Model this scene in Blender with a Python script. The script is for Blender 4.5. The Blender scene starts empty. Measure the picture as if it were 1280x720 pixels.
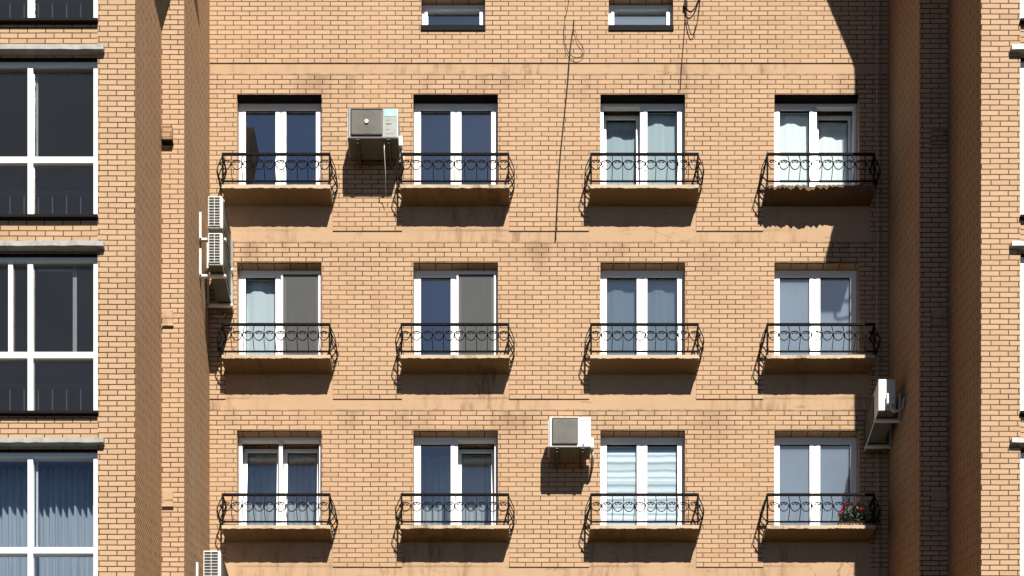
import bpy, bmesh, math, random
from mathutils import Vector, Matrix
random.seed(7)
S = bpy.context.scene
COL = S.collection
R = math.radians

# ------------------------------------------------------------------ survey
F, CXP, HOR, EYE = 1480.0, 640.0, 1861.0, 1.6      # focal length and horizon used when the place was measured
Y3, Y2, Y1 = 20.0, 18.45, 17.15                    # main facade, set-back piers, front of the wings
WL2, WL1, WR2, WR1 = -5.108, -5.460, 6.351, 6.794  # side walls of the recess
TOP = 34.0
STOREY = 2.838
SUN = Vector((0.355, -1.0, 1.27)).normalized()
def PX(px, Y=Y3): return (px - CXP) * Y / F
def PZ(py, Y=Y3): return EYE + (HOR - py) * Y / F

# ------------------------------------------------------------------ node helpers
def new_mat(name):
    m = bpy.data.materials.new(name); m.use_nodes = True
    nt = m.node_tree; nt.nodes.clear()
    out = nt.nodes.new('ShaderNodeOutputMaterial')
    return m, nt, out
def N(nt, kind, **kw):
    n = nt.nodes.new(kind)
    for k, v in kw.items(): setattr(n, k, v)
    return n
def setin(nt, sock, v):
    if isinstance(v, bpy.types.NodeSocket): nt.links.new(v, sock)
    else:
        if hasattr(sock.default_value, '__len__') and not hasattr(v, '__len__'): v = (v,)*len(sock.default_value)
        if hasattr(v, '__len__') and len(v) == 3 and len(sock.default_value) == 4: v = tuple(v) + (1,)
        sock.default_value = v
def MA(nt, op, a, b=0.0, c=0.0, clamp=False):
    n = N(nt, 'ShaderNodeMath', operation=op, use_clamp=clamp)
    setin(nt, n.inputs[0], a); setin(nt, n.inputs[1], b)
    if op in ('MULTIPLY_ADD',): setin(nt, n.inputs[2], c)
    return n.outputs[0]
def MIXC(nt, f, a, b, blend='MIX'):
    n = N(nt, 'ShaderNodeMix', data_type='RGBA', blend_type=blend)
    setin(nt, n.inputs[0], f); setin(nt, n.inputs[6], a); setin(nt, n.inputs[7], b)
    return n.outputs[2]
def MIXF(nt, f, a, b):
    n = N(nt, 'ShaderNodeMix', data_type='FLOAT')
    setin(nt, n.inputs[0], f); setin(nt, n.inputs[2], a); setin(nt, n.inputs[3], b)
    return n.outputs[0]
def RAMP(nt, f, lo, hi):
    n = N(nt, 'ShaderNodeMapRange'); n.interpolation_type = 'SMOOTHSTEP'
    setin(nt, n.inputs[0], f); n.inputs[1].default_value = lo; n.inputs[2].default_value = hi
    return n.outputs[0]
def NOISE(nt, vec, scale, detail=4.0, rough=0.55):
    n = N(nt, 'ShaderNodeTexNoise'); setin(nt, n.inputs['Vector'], vec)
    n.inputs['Scale'].default_value = scale; n.inputs['Detail'].default_value = detail; n.inputs['Roughness'].default_value = rough
    return n.outputs['Fac']
def COMB(nt, x, y, z):
    n = N(nt, 'ShaderNodeCombineXYZ')
    for i, v in enumerate((x, y, z)): setin(nt, n.inputs[i], v)
    return n.outputs[0]
def POS(nt):
    g = N(nt, 'ShaderNodeNewGeometry')
    sp = N(nt, 'ShaderNodeSeparateXYZ'); nt.links.new(g.outputs['Position'], sp.inputs[0])
    sn = N(nt, 'ShaderNodeSeparateXYZ'); nt.links.new(g.outputs['True Normal'], sn.inputs[0])
    return g.outputs['Position'], sp.outputs, sn.outputs
def PBSDF(nt, out, color, rough=0.8, spec=0.3, metal=0.0, bump=None, bstr=0.3, bdist=0.01):
    p = N(nt, 'ShaderNodeBsdfPrincipled')
    setin(nt, p.inputs['Base Color'], color); setin(nt, p.inputs['Roughness'], rough)
    setin(nt, p.inputs['Metallic'], metal); setin(nt, p.inputs['Specular IOR Level'], spec)
    if bump is not None:
        b = N(nt, 'ShaderNodeBump'); b.inputs['Strength'].default_value = bstr; b.inputs['Distance'].default_value = bdist
        setin(nt, b.inputs['Height'], bump); nt.links.new(b.outputs[0], p.inputs['Normal'])
    nt.links.new(p.outputs[0], out.inputs[0])
    return p

# ------------------------------------------------------------------ materials
BRICK_A, BRICK_B = (0.440, 0.291, 0.176), (0.384, 0.246, 0.143)
def brick_material(name, u0, y0, v0, period, bw, rh, stains, worn=False):
    m, nt, out = new_mat(name)
    pos, p, n = POS(nt)
    ax = MA(nt, 'GREATER_THAN', MA(nt, 'ABSOLUTE', n[0]), 0.5)
    az = MA(nt, 'GREATER_THAN', MA(nt, 'ABSOLUTE', n[2]), 0.5)
    u = MIXF(nt, ax, MA(nt, 'SUBTRACT', p[0], u0), MA(nt, 'SUBTRACT', p[1], y0))
    zz = MA(nt, 'SUBTRACT', p[2], v0)
    zm = MA(nt, 'FLOORED_MODULO', zz, period) if period else zz
    v = MIXF(nt, az, zm, MA(nt, 'MULTIPLY', p[1], 0.3))
    # hand laid: joints wander a few millimetres
    wob = NOISE(nt, pos, 1.3, 2)
    wob2 = NOISE(nt, pos, 9.0, 2)
    v = MA(nt, 'ADD', v, MA(nt, 'MULTIPLY_ADD', wob, 0.012, -0.006))
    v = MA(nt, 'ADD', v, MA(nt, 'MULTIPLY_ADD', wob2, 0.006, -0.003))
    row = MA(nt, 'FLOOR', MA(nt, 'DIVIDE', v, rh))
    storey = MA(nt, 'FLOOR', MA(nt, 'DIVIDE', zz, STOREY))
    wn = N(nt, 'ShaderNodeTexWhiteNoise', noise_dimensions='2D')
    nt.links.new(COMB(nt, row, storey, 0), wn.inputs['Vector'])
    u = MA(nt, 'ADD', u, MA(nt, 'MULTIPLY_ADD', wn.outputs['Value'], 0.022, -0.011))
    b = N(nt, 'ShaderNodeTexBrick'); b.offset = 0.5; b.offset_frequency = 2; b.squash = 1.0
    nt.links.new(COMB(nt, u, v, 0), b.inputs['Vector'])
    b.inputs['Color1'].default_value = (1, 1, 1, 1); b.inputs['Color2'].default_value = (0, 0, 0, 1)
    b.inputs['Mortar'].default_value = (0.5, 0.5, 0.5, 1)
    b.inputs['Scale'].default_value = 1.0; b.inputs['Mortar Size'].default_value = 0.0092
    b.inputs['Mortar Smooth'].default_value = 0.35; b.inputs['Bias'].default_value = 0.0
    b.inputs['Brick Width'].default_value = bw; b.inputs['Row Height'].default_value = rh
    tint = N(nt, 'ShaderNodeSeparateColor'); nt.links.new(b.outputs['Color'], tint.inputs[0])
    big = NOISE(nt, pos, 0.55, 5, 0.6)
    fine = NOISE(nt, pos, 34, 4, 0.7)
    f = MA(nt, 'MULTIPLY_ADD', tint.outputs[0], 0.75, MA(nt, 'MULTIPLY_ADD', big, 0.9, -0.35), clamp=True)
    c = MIXC(nt, f, BRICK_A, BRICK_B)
    c = MIXC(nt, MA(nt, 'MULTIPLY', RAMP(nt, tint.outputs[0], 0.88, 1.0), 0.2), c, (0.34, 0.175, 0.088))
    c = MIXC(nt, MA(nt, 'MULTIPLY_ADD', fine, 0.30, -0.05, clamp=True), c, MIXC(nt, 1.0, c, (0.70, 0.66, 0.60), 'MULTIPLY'))
    mort = MIXC(nt, RAMP(nt, NOISE(nt, pos, 1.1, 5, 0.65), 0.36, 0.66), *(((0.070, 0.038, 0.019), (0.165, 0.094, 0.048)) if stains else ((0.042, 0.024, 0.013), (0.11, 0.063, 0.033))))
    if stains:
        # grime washing down over the courses right under each plaster band
        run = MA(nt, 'SUBTRACT', period, zm)                                   # metres below the band
        below = MA(nt, 'SUBTRACT', run, stains)
        fall = RAMP(nt, below, 0.75, 0.0)
        streak = NOISE(nt, COMB(nt, MA(nt, 'MULTIPLY', p[0], 3.2), 3.3, MA(nt, 'MULTIPLY', p[2], 0.55)), 1.0, 5, 0.65)
        patch = RAMP(nt, NOISE(nt, COMB(nt, MA(nt, 'MULTIPLY', p[0], 0.8), 9.0, MA(nt, 'MULTIPLY', p[2], 0.35)), 1.0, 3), 0.40, 0.60)
        s = MA(nt, 'MULTIPLY', MA(nt, 'MULTIPLY', RAMP(nt, streak, 0.38, 0.68), fall), patch)
        c = MIXC(nt, MA(nt, 'MULTIPLY', s, 0.50), c, (0.15, 0.08, 0.038))
        mort = MIXC(nt, MA(nt, 'MULTIPLY', MA(nt, 'MULTIPLY', fall, patch), 0.9, clamp=True), mort, (0.03, 0.016, 0.009))
    # long faint weather streaks everywhere
    st2 = NOISE(nt, COMB(nt, MA(nt, 'MULTIPLY', p[0], 5.0), MA(nt, 'MULTIPLY', p[1], 5.0), MA(nt, 'MULTIPLY', p[2], 0.22)), 1.0, 5, 0.7)
    c = MIXC(nt, MA(nt, 'MULTIPLY', RAMP(nt, st2, 0.55, 0.78), 0.22), c, (0.27, 0.15, 0.08))
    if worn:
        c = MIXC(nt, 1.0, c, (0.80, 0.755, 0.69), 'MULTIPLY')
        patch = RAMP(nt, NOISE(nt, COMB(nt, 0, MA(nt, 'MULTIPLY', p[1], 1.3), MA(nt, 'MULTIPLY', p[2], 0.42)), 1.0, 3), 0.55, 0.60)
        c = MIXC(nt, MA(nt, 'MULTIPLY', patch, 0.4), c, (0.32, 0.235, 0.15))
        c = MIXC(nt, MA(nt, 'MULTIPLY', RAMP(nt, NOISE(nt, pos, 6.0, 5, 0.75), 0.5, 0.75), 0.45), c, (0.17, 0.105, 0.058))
    c = MIXC(nt, b.outputs['Fac'], c, mort)
    h = MA(nt, 'SUBTRACT', MA(nt, 'MULTIPLY', fine, 0.25), b.outputs['Fac'])
    PBSDF(nt, out, c, 0.88, 0.2, bump=h, bstr=0.55, bdist=0.008)
    return m

def plaster_material(name, base, dirt, amount, foot=0.0):
    m, nt, out = new_mat(name)
    pos, p, n = POS(nt)
    big = NOISE(nt, pos, 1.6, 5, 0.6)
    c = MIXC(nt, big, base, tuple(x*0.82 for x in base))
    streak = NOISE(nt, COMB(nt, MA(nt, 'MULTIPLY', p[0], 6), MA(nt, 'MULTIPLY', p[1], 6), MA(nt, 'MULTIPLY', p[2], 1.4)), 1.0, 6, 0.7)
    hor = NOISE(nt, COMB(nt, MA(nt, 'MULTIPLY', p[0], 2.2), 0, MA(nt, 'MULTIPLY', p[2], 14)), 1.0, 5, 0.65)
    patch = RAMP(nt, NOISE(nt, COMB(nt, p[0], 5.0, MA(nt, 'MULTIPLY', p[2], 0.4)), 0.7, 3), 0.40, 0.62)
    c = MIXC(nt, MA(nt, 'MULTIPLY', MA(nt, 'MULTIPLY', RAMP(nt, streak, 0.45, 0.66), patch), amount), c, dirt)
    c = MIXC(nt, MA(nt, 'MULTIPLY', RAMP(nt, hor, 0.58, 0.74), amount*0.8), c, tuple(x*0.6 for x in dirt))
    vor = N(nt, 'ShaderNodeTexVoronoi', feature='DISTANCE_TO_EDGE'); vor.inputs['Scale'].default_value = 1.7
    dn = N(nt, 'ShaderNodeVectorMath', operation='ADD')
    nt.links.new(COMB(nt, MA(nt, 'MULTIPLY', NOISE(nt, pos, 5, 5, 0.7), 0.45), 0, MA(nt, 'MULTIPLY', NOISE(nt, pos, 6, 5, 0.7), 0.35)), dn.inputs[0])
    nt.links.new(pos, dn.inputs[1]); nt.links.new(dn.outputs[0], vor.inputs['Vector'])
    crack = RAMP(nt, vor.outputs['Distance'], 0.011, 0.003)
    c = MIXC(nt, MA(nt, 'MULTIPLY', MA(nt, 'MULTIPLY', crack, RAMP(nt, NOISE(nt, pos, 0.9, 3), 0.52, 0.66)), 0.55), c, (0.10, 0.06, 0.035))
    if foot:
        zf = MA(nt, 'FLOORED_MODULO', MA(nt, 'SUBTRACT', p[2], foot), STOREY)
        wob = MA(nt, 'MULTIPLY', NOISE(nt, COMB(nt, MA(nt, 'MULTIPLY', p[0], 4.0), 2.0, MA(nt, 'FLOOR', MA(nt, 'DIVIDE', p[2], STOREY))), 1.0, 6, 0.7), 0.10)
        edge = RAMP(nt, MA(nt, 'SUBTRACT', zf, MA(nt, 'SUBTRACT', wob, 0.042)), 0.03, 0.0)
        c = MIXC(nt, MA(nt, 'MULTIPLY', edge, 0.75), c, (0.11, 0.06, 0.03))
        up = RAMP(nt, MA(nt, 'ABSOLUTE', MA(nt, 'SUBTRACT', zf, MA(nt, 'MULTIPLY_ADD', wob, 0.6, 0.19))), 0.035, 0.0)
        c = MIXC(nt, MA(nt, 'MULTIPLY', MA(nt, 'MULTIPLY', up, patch), 0.55), c, (0.15, 0.085, 0.045))
    PBSDF(nt, out, c, 0.9, 0.2, bump=NOISE(nt, pos, 40, 4, 0.7), bstr=0.4, bdist=0.004)
    return m

def simple(name, color, rough=0.5, spec=0.4, metal=0.0, vary=0.12, scale=6.0, bump=0.0, dirt=None, dirt_amt=0.0):
    m, nt, out = new_mat(name)
    tc = N(nt, 'ShaderNodeTexCoord'); g = N(nt, 'ShaderNodeNewGeometry')
    nz = NOISE(nt, g.outputs['Position'], scale, 5, 0.6)
    c = MIXC(nt, nz, tuple(x*(1-vary) for x in color), tuple(min(1, x*(1+vary)) for x in color))
    if dirt:
        d = NOISE(nt, g.outputs['Position'], scale*1.9, 6, 0.7)
        c = MIXC(nt, MA(nt, 'MULTIPLY', RAMP(nt, d, 0.45, 0.72), dirt_amt), c, dirt)
    PBSDF(nt, out, c, MIXF(nt, nz, max(0.03, rough-0.08), min(1, rough+0.08)), spec, metal,
          bump=NOISE(nt, g.outputs['Position'], 60, 3) if bump else None, bstr=bump, bdist=0.003)
    return m

def glass_material(name, r0=0.075, tint=(0.86, 0.90, 0.92), dust=0.0, dustcol=(0.42, 0.50, 0.58), refl=(0.80, 0.93, 1.0)):
    m, nt, out = new_mat(name)
    lw = N(nt, 'ShaderNodeLayerWeight'); lw.inputs['Blend'].default_value = 0.5
    f5 = MA(nt, 'POWER', lw.outputs['Facing'], 5.0)
    fr = MA(nt, 'MULTIPLY_ADD', f5, 1.0 - r0, r0, clamp=True)
    t = N(nt, 'ShaderNodeBsdfTransparent'); t.inputs[0].default_value = tint + (1,)
    gl = N(nt, 'ShaderNodeBsdfGlossy'); gl.inputs['Roughness'].default_value = 0.02; gl.inputs[0].default_value = refl + (1,)
    g = N(nt, 'ShaderNodeNewGeometry')
    base = t.outputs[0]
    if dust > 0:
        d = N(nt, 'ShaderNodeBsdfDiffuse'); d.inputs[0].default_value = dustcol + (1,)
        mx = N(nt, 'ShaderNodeMixShader')
        nt.links.new(MA(nt, 'MULTIPLY_ADD', NOISE(nt, g.outputs['Position'], 1.2, 2), dust*0.5, dust*0.75), mx.inputs[0])
        nt.links.new(base, mx.inputs[1]); nt.links.new(d.outputs[0], mx.inputs[2]); base = mx.outputs[0]
    mx = N(nt, 'ShaderNodeMixShader')
    nt.links.new(fr, mx.inputs[0]); nt.links.new(base, mx.inputs[1]); nt.links.new(gl.outputs[0], mx.inputs[2])
    nt.links.new(mx.outputs[0], out.inputs[0])
    return m

def cloth_material(name, color, trans=0.35, see=0.0):
    m, nt, out = new_mat(name)
    g = N(nt, 'ShaderNodeNewGeometry')
    sp = N(nt, 'ShaderNodeSeparateXYZ'); nt.links.new(g.outputs['Position'], sp.inputs[0])
    weave = NOISE(nt, COMB(nt, MA(nt, 'MULTIPLY', sp.outputs[0], 22), 0, MA(nt, 'MULTIPLY', sp.outputs[2], 0.8)), 1.0, 4)
    c = MIXC(nt, weave, tuple(x*0.82 for x in color), tuple(min(1, x*1.1) for x in color))
    d = N(nt, 'ShaderNodeBsdfDiffuse'); nt.links.new(c, d.inputs[0])
    t = N(nt, 'ShaderNodeBsdfTranslucent'); nt.links.new(c, t.inputs[0])
    mx = N(nt, 'ShaderNodeMixShader'); mx.inputs[0].default_value = trans
    nt.links.new(d.outputs[0], mx.inputs[1]); nt.links.new(t.outputs[0], mx.inputs[2])
    res = mx.outputs[0]
    if see:
        tr = N(nt, 'ShaderNodeBsdfTransparent'); m2 = N(nt, 'ShaderNodeMixShader'); m2.inputs[0].default_value = see
        nt.links.new(res, m2.inputs[1]); nt.links.new(tr.outputs[0], m2.inputs[2]); res = m2.outputs[0]
    nt.links.new(res, out.inputs[0])
    return m

def zebra_material():
    m, nt, out = new_mat('zebra_cloth')
    pos, p, n = POS(nt)
    sag = MA(nt, 'MULTIPLY', NOISE(nt, COMB(nt, MA(nt, 'MULTIPLY', p[0], 2.5), 0, MA(nt, 'MULTIPLY', p[2], 3)), 1.0, 2), 0.055)
    s = MA(nt, 'FRACT', MA(nt, 'DIVIDE', MA(nt, 'ADD', p[2], sag), 0.125))
    f = MA(nt, 'MULTIPLY', RAMP(nt, s, 0.45, 0.75), RAMP(nt, s, 1.0, 0.85))
    PBSDF(nt, out, MIXC(nt, f, (0.51, 0.57, 0.62), (0.29, 0.345, 0.39)), 0.8, 0.2)
    return m

RHC = 0.07998
BAND_TOP0 = PZ(288.9) - 7*STOREY       # a band's upper edge, several storeys down
M = {}
M['brick'] = brick_material('yellow_brick', PX(403.0), Y3, BAND_TOP0, STOREY, 0.2735, RHC, 0.20)
M['brick_left'] = brick_material('yellow_brick_left_wing', WL1, Y1, 0.0, None, 0.2620, 0.0775, 0)
M['brick_right'] = brick_material('yellow_brick_right_wing', WR1, Y1, 0.02, None, 0.2680, 0.0775, 0)
M['plaster'] = plaster_material('painted_plaster', (0.425, 0.277, 0.165), (0.19, 0.11, 0.06), 0.8, BAND_TOP0 - 0.1986)
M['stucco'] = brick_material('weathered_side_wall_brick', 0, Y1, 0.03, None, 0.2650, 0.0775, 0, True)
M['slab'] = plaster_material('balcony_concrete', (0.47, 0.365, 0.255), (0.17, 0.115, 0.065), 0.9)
M['soffit'] = plaster_material('stained_soffit_concrete', (0.24, 0.155, 0.078), (0.11, 0.068, 0.034), 0.7)  # slab undersides: darker concrete, their shade put into the colour
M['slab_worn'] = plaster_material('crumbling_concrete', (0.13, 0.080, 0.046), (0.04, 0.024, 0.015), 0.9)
M['pvc'] = simple('white_window_plastic', (0.74, 0.74, 0.73), 0.32, 0.5, vary=0.04)
M['iron'] = simple('black_wrought_iron', (0.010, 0.0095, 0.0095), 0.75, 0.02, vary=0.3, scale=20)
M['glass'] = glass_material('window_glass', 0.60)
M['glass_thin'] = glass_material('lightly_coated_window_glass', 0.30, tint=(0.93, 0.95, 0.96))
M['glass_clear'] = glass_material('clear_window_glass', 0.06, tint=(0.95, 0.97, 0.97))
M['glass_dust'] = glass_material('dusty_window_glass', 0.36, dust=0.30)
M['glass_dark'] = glass_material('tinted_glass', 0.11, tint=(0.72, 0.74, 0.75), refl=(1.0, 0.93, 0.84), dust=0.022, dustcol=(0.40, 0.41, 0.41))
M['glass_bay'] = glass_material('bay_glass', 0.17, tint=(0.90, 0.92, 0.94))
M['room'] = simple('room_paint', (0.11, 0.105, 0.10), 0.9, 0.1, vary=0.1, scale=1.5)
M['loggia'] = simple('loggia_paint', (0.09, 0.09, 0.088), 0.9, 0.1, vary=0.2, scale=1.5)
M['ledge'] = simple('weathered_zinc_sheet', (0.29, 0.285, 0.262), 0.55, 0.4, vary=0.2, scale=5, dirt=(0.16, 0.13, 0.10), dirt_amt=0.6)
M['black_metal'] = simple('black_sheet_metal', (0.012, 0.011, 0.011), 0.8, 0.03, vary=0.3)
M['grey_metal'] = simple('dark_grey_sheet_metal', (0.14, 0.145, 0.15), 0.5, 0.3, vary=0.2)
M['ac_white'] = simple('air_conditioner_paint', (0.55, 0.545, 0.515), 0.42, 0.4, vary=0.07, scale=7, dirt=(0.40, 0.36, 0.30), dirt_amt=0.35)
M['base_pan'] = simple('shade_toned_base_pan', (0.13, 0.12, 0.095), 0.7, 0.2, vary=0.3, scale=8)  # underside colour darkened to stand in for shade
M['bracket_dark'] = simple('dark_brown_bracket', (0.10, 0.085, 0.065), 0.7, 0.2, vary=0.3, scale=20)  # darker brown for the brackets on the main facade
M['ac_grey'] = simple('grey_air_conditioner_paint', (0.19, 0.202, 0.19), 0.42, 0.4, vary=0.08, scale=7, dirt=(0.30, 0.27, 0.22), dirt_amt=0.35)
M['grille'] = simple('fan_grille_dark', (0.065, 0.060, 0.045), 0.6, 0.25, vary=0.12, scale=8)
M['fan'] = simple('fan_plastic', (0.05, 0.048, 0.045), 0.6, 0.3)
M['coil'] = simple('coil_fins', (0.06, 0.06, 0.062), 0.5, 0.3, vary=0.3, scale=30)
M['bracket'] = simple('galvanised_bracket', (0.62, 0.61, 0.57), 0.5, 0.4, vary=0.1)
M['pipe_tape'] = simple('white_pipe_tape', (0.42, 0.41, 0.38), 0.7, 0.2)
M['logo'] = simple('silver_badge', (0.5, 0.5, 0.49), 0.3, 0.5)
M['sticker'] = simple('green_energy_sticker', (0.22, 0.72, 0.42), 0.5, 0.3, vary=0.12, scale=30)
M['sticker_white'] = simple('white_sticker', (0.82, 0.86, 0.83), 0.5, 0.3)
M['print'] = simple('grey_print', (0.22, 0.23, 0.24), 0.5, 0.3)
M['cable'] = simple('black_cable', (0.035, 0.022, 0.015), 0.8, 0.05)
M['cable_brown'] = simple('brown_conduit', (0.20, 0.14, 0.10), 0.6, 0.3)
M['cable_pale'] = simple('pale_cable', (0.42, 0.37, 0.32), 0.6, 0.3)
M['screen'] = cloth_material('insect_screen', (0.125, 0.128, 0.128), 0.1, 0.40)
M['sheer_white'] = cloth_material('white_curtain', (0.86, 0.92, 0.94), 0.22)
M['sheer_blue'] = cloth_material('pale_blue_curtain', (0.50, 0.60, 0.65), 0.35)
M['sheer_grey'] = cloth_material('grey_curtain', (0.46, 0.55, 0.61), 0.35)
M['sheer_pale'] = cloth_material('very_pale_curtain', (0.56, 0.63, 0.68), 0.30)
M['sheer_bay'] = cloth_material('greyish_white_curtain', (0.42, 0.46, 0.48), 0.35)
M['zebra'] = zebra_material()
M['terracotta'] = simple('brown_planter', (0.20, 0.10, 0.06), 0.7, 0.3)
M['leaf'] = simple('geranium_leaf', (0.055, 0.095, 0.035), 0.5, 0.4, vary=0.5, scale=15)
M['petal'] = simple('geranium_petal', (0.55, 0.025, 0.03), 0.5, 0.3, vary=0.2, scale=20)
M['dark_vent'] = simple('vent_slot', (0.02, 0.018, 0.015), 0.8, 0.1)

# ------------------------------------------------------------------ mesh helpers
class MB:
    def __init__(self): self.v = []; self.f = []; self.s = []
    def quad(self, a, b, c, d, smooth=False):
        i = len(self.v); self.v += [tuple(a), tuple(b), tuple(c), tuple(d)]; self.f.append((i, i+1, i+2, i+3)); self.s.append(smooth)
    def poly(self, pts):
        i = len(self.v); self.v += [tuple(q) for q in pts]; self.f.append(tuple(range(i, i+len(pts)))); self.s.append(False)
    def box(self, x0, x1, y0, y1, z0, z1):
        i = len(self.v)
        self.v += [(x0,y0,z0),(x1,y0,z0),(x1,y1,z0),(x0,y1,z0),(x0,y0,z1),(x1,y0,z1),(x1,y1,z1),(x0,y1,z1)]
        for q in ((0,3,2,1),(4,5,6,7),(0,1,5,4),(1,2,6,5),(2,3,7,6),(3,0,4,7)):
            self.f.append(tuple(i+k for k in q)); self.s.append(False)
    def bbox(self, x0, x1, y0, y1, z0, z1, b=0.006):
        # box with chamfered edges
        bm = bmesh.new(); bmesh.ops.create_cube(bm, size=1)
        for v in bm.verts:
            v.co = Vector(((x0+x1)/2 + v.co.x*(x1-x0), (y0+y1)/2 + v.co.y*(y1-y0), (z0+z1)/2 + v.co.z*(z1-z0)))
        bmesh.ops.bevel(bm, geom=list(bm.edges), offset=b, segments=2, affect='EDGES', profile=0.6)
        i = len(self.v); bm.verts.index_update()
        self.v += [tuple(v.co) for v in bm.verts]
        for f in bm.faces: self.f.append(tuple(i + v.index for v in f.verts)); self.s.append(False)
        bm.free()
    def tube(self, pts, r, sides=6, caps=True, closed=False):
        pts = [Vector(p) for p in pts]; n = len(pts); base = len(self.v)
        prev = None
        for k, p in enumerate(pts):
            a = pts[max(k-1, 0)]; b = pts[min(k+1, n-1)]
            t = (b - a).normalized() if (b-a).length > 1e-9 else Vector((0,0,1))
            if prev is None:
                up = Vector((0,0,1)) if abs(t.z) < 0.9 else Vector((0,1,0))
                u = t.cross(up).normalized()
            else:
                u = (prev - t*prev.dot(t)).normalized()
            prev = u; w = t.cross(u)
            for j in range(sides):
                an = 2*math.pi*(j+0.5)/sides
                self.v.append(tuple(p + (u*math.cos(an) + w*math.sin(an))*r))
        for k in range(n-1):
            for j in range(sides):
                a = base+k*sides+j; b = base+k*sides+(j+1) % sides
                self.f.append((a, b, b+sides, a+sides)); self.s.append(sides > 4)
        if caps:
            self.f.append(tuple(base+j for j in reversed(range(sides)))); self.s.append(False)
            self.f.append(tuple(base+(n-1)*sides+j for j in range(sides))); self.s.append(False)
    def disc(self, c, r, y_dir=-1, n=20):
        i = len(self.v)
        self.v += [(c[0]+r*math.cos(2*math.pi*k/n), c[1], c[2]+r*math.sin(2*math.pi*k/n)) for k in range(n)]
        self.f.append(tuple(range(i, i+n))); self.s.append(False)
    def drum(self, c, r, d, n=24):
        # short cylinder along y, from c.y to c.y+d
        i = len(self.v)
        for yy in (c[1], c[1]+d):
            self.v += [(c[0]+r*math.cos(2*math.pi*k/n), yy, c[2]+r*math.sin(2*math.pi*k/n)) for k in range(n)]
        self.f.append(tuple(range(i, i+n))); self.s.append(False)
        self.f.append(tuple(reversed(range(i+n, i+2*n)))); self.s.append(False)
        for k in range(n):
            self.f.append((i+k, i+n+k, i+n+(k+1) % n, i+(k+1) % n)); self.s.append(True)
    def build(self, name, mat, parent=None, loc=(0,0,0)):
        me = bpy.data.meshes.new(name); me.from_pydata(self.v, [], self.f)
        me.polygons.foreach_set('use_smooth', self.s)
        me.materials.append(mat); me.update()
        o = bpy.data.objects.new(name, me); COL.objects.link(o); o.location = loc
        if parent: o.parent = parent
        return o
def fix(o):
    bm = bmesh.new(); bm.from_mesh(o.data); bmesh.ops.recalc_face_normals(bm, faces=bm.faces); bm.to_mesh(o.data); bm.free(); return o
def tag(o, label=None, cat=None, group=None, kind=None):
    if label: o['label'] = label
    if cat: o['category'] = cat
    if group: o['group'] = group
    if kind: o['kind'] = kind
    return o
def empty(name, loc=(0,0,0), rz=0, parent=None):
    o = bpy.data.objects.new(name, None); COL.objects.link(o); o.location = loc; o.rotation_euler = (0,0,rz)
    o.empty_display_size = 0.1
    if parent: o.parent = parent
    return o
def copy_tree(o, parent=None):
    c = o.copy(); COL.objects.link(c); c.parent = parent
    for ch in list(o.children): copy_tree(ch, c)
    return c

# ------------------------------------------------------------------ ground
g = MB(); g.quad((-400,-400,0),(400,-400,0),(400,400,0),(-400,400,0))
gm, gnt, gout = new_mat('courtyard_lawn')
gp, gxyz, gn_ = POS(gnt)
gc = MIXC(gnt, RAMP(gnt, NOISE(gnt, gp, 0.12, 6), 0.35, 0.65), (0.026, 0.026, 0.018), (0.016, 0.022, 0.010))
PBSDF(gnt, gout, MIXC(gnt, MA(gnt,'MULTIPLY',NOISE(gnt, gp, 8, 5),0.5), gc, (0.018,0.018,0.014)), 0.9, 0.2)
tag(g.build('ground', gm), kind='structure')

# ------------------------------------------------------------------ the apartment building
BLD = empty('apartment_building', (0.6, Y3, 0))
tag(BLD, 'yellow brick apartment block with a recessed bay of twelve French balconies between two wings', 'apartment building')
BOFF = Vector((-0.6, -Y3, 0))
def bpart(mb, name, mat, loc=(0,0,0)):
    o = mb.build(name, mat, BLD); o.location = Vector(loc) + BOFF; return o

CX = [PX(349), PX(569.5), PX(803.5), PX(1021)]
HW, HB = 0.716, 0.905
ROWTOP = [PZ(118), PZ(328), PZ(538)]
SLABTOP = [PZ(252.6), PZ(462.6), PZ(672.6)]
WIN = [(r, c, CX[c]-HW, CX[c]+HW, SLABTOP[r]-0.01, ROWTOP[r]) for r in range(3) for c in range(4)]
ATTIC = [(PX(526.5), PX(606.5)), (PX(761), PX(841.5))]
AZ0, AZ1 = PZ(36), PZ(-6)

def rect_wall(name_mats, xs, zs, kind_of, depth_of, reveal):
    """cells of a grid become faces at their own depth; neighbours of different depth get side faces."""
    mbs = {k: MB() for k in name_mats}
    nx, nz = len(xs)-1, len(zs)-1
    K = [[kind_of((xs[i]+xs[i+1])/2, (zs[j]+zs[j+1])/2) for j in range(nz)] for i in range(nx)]
    D = lambda k: reveal if k == 'hole' else depth_of[k]
    for i in range(nx):
        for j in range(nz):
            k = K[i][j]
            if k != 'hole':
                y = D(k)
                mbs[k].quad((xs[i],y,zs[j]),(xs[i+1],y,zs[j]),(xs[i+1],y,zs[j+1]),(xs[i],y,zs[j+1]))
            if i+1 < nx and K[i+1][j] != k:
                a, b = D(k), D(K[i+1][j]); own = k if a < b else K[i+1][j]
                x = xs[i+1]; lo, hi = min(a,b), max(a,b)
                q = [(x,lo,zs[j]),(x,hi,zs[j]),(x,hi,zs[j+1]),(x,lo,zs[j+1])]
                if a > b: q.reverse()
                mbs[own].quad(*q)
            if j+1 < nz and K[i][j+1] != k:
                a, b = D(k), D(K[i][j+1]); own = k if a < b else K[i][j+1]
                z = zs[j+1]; lo, hi = min(a,b), max(a,b)
                q = [(xs[i],lo,z),(xs[i+1],lo,z),(xs[i+1],hi,z),(xs[i],hi,z)]
                if a > b: q.reverse()
                mbs[own].quad(*q)
    return mbs

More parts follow.
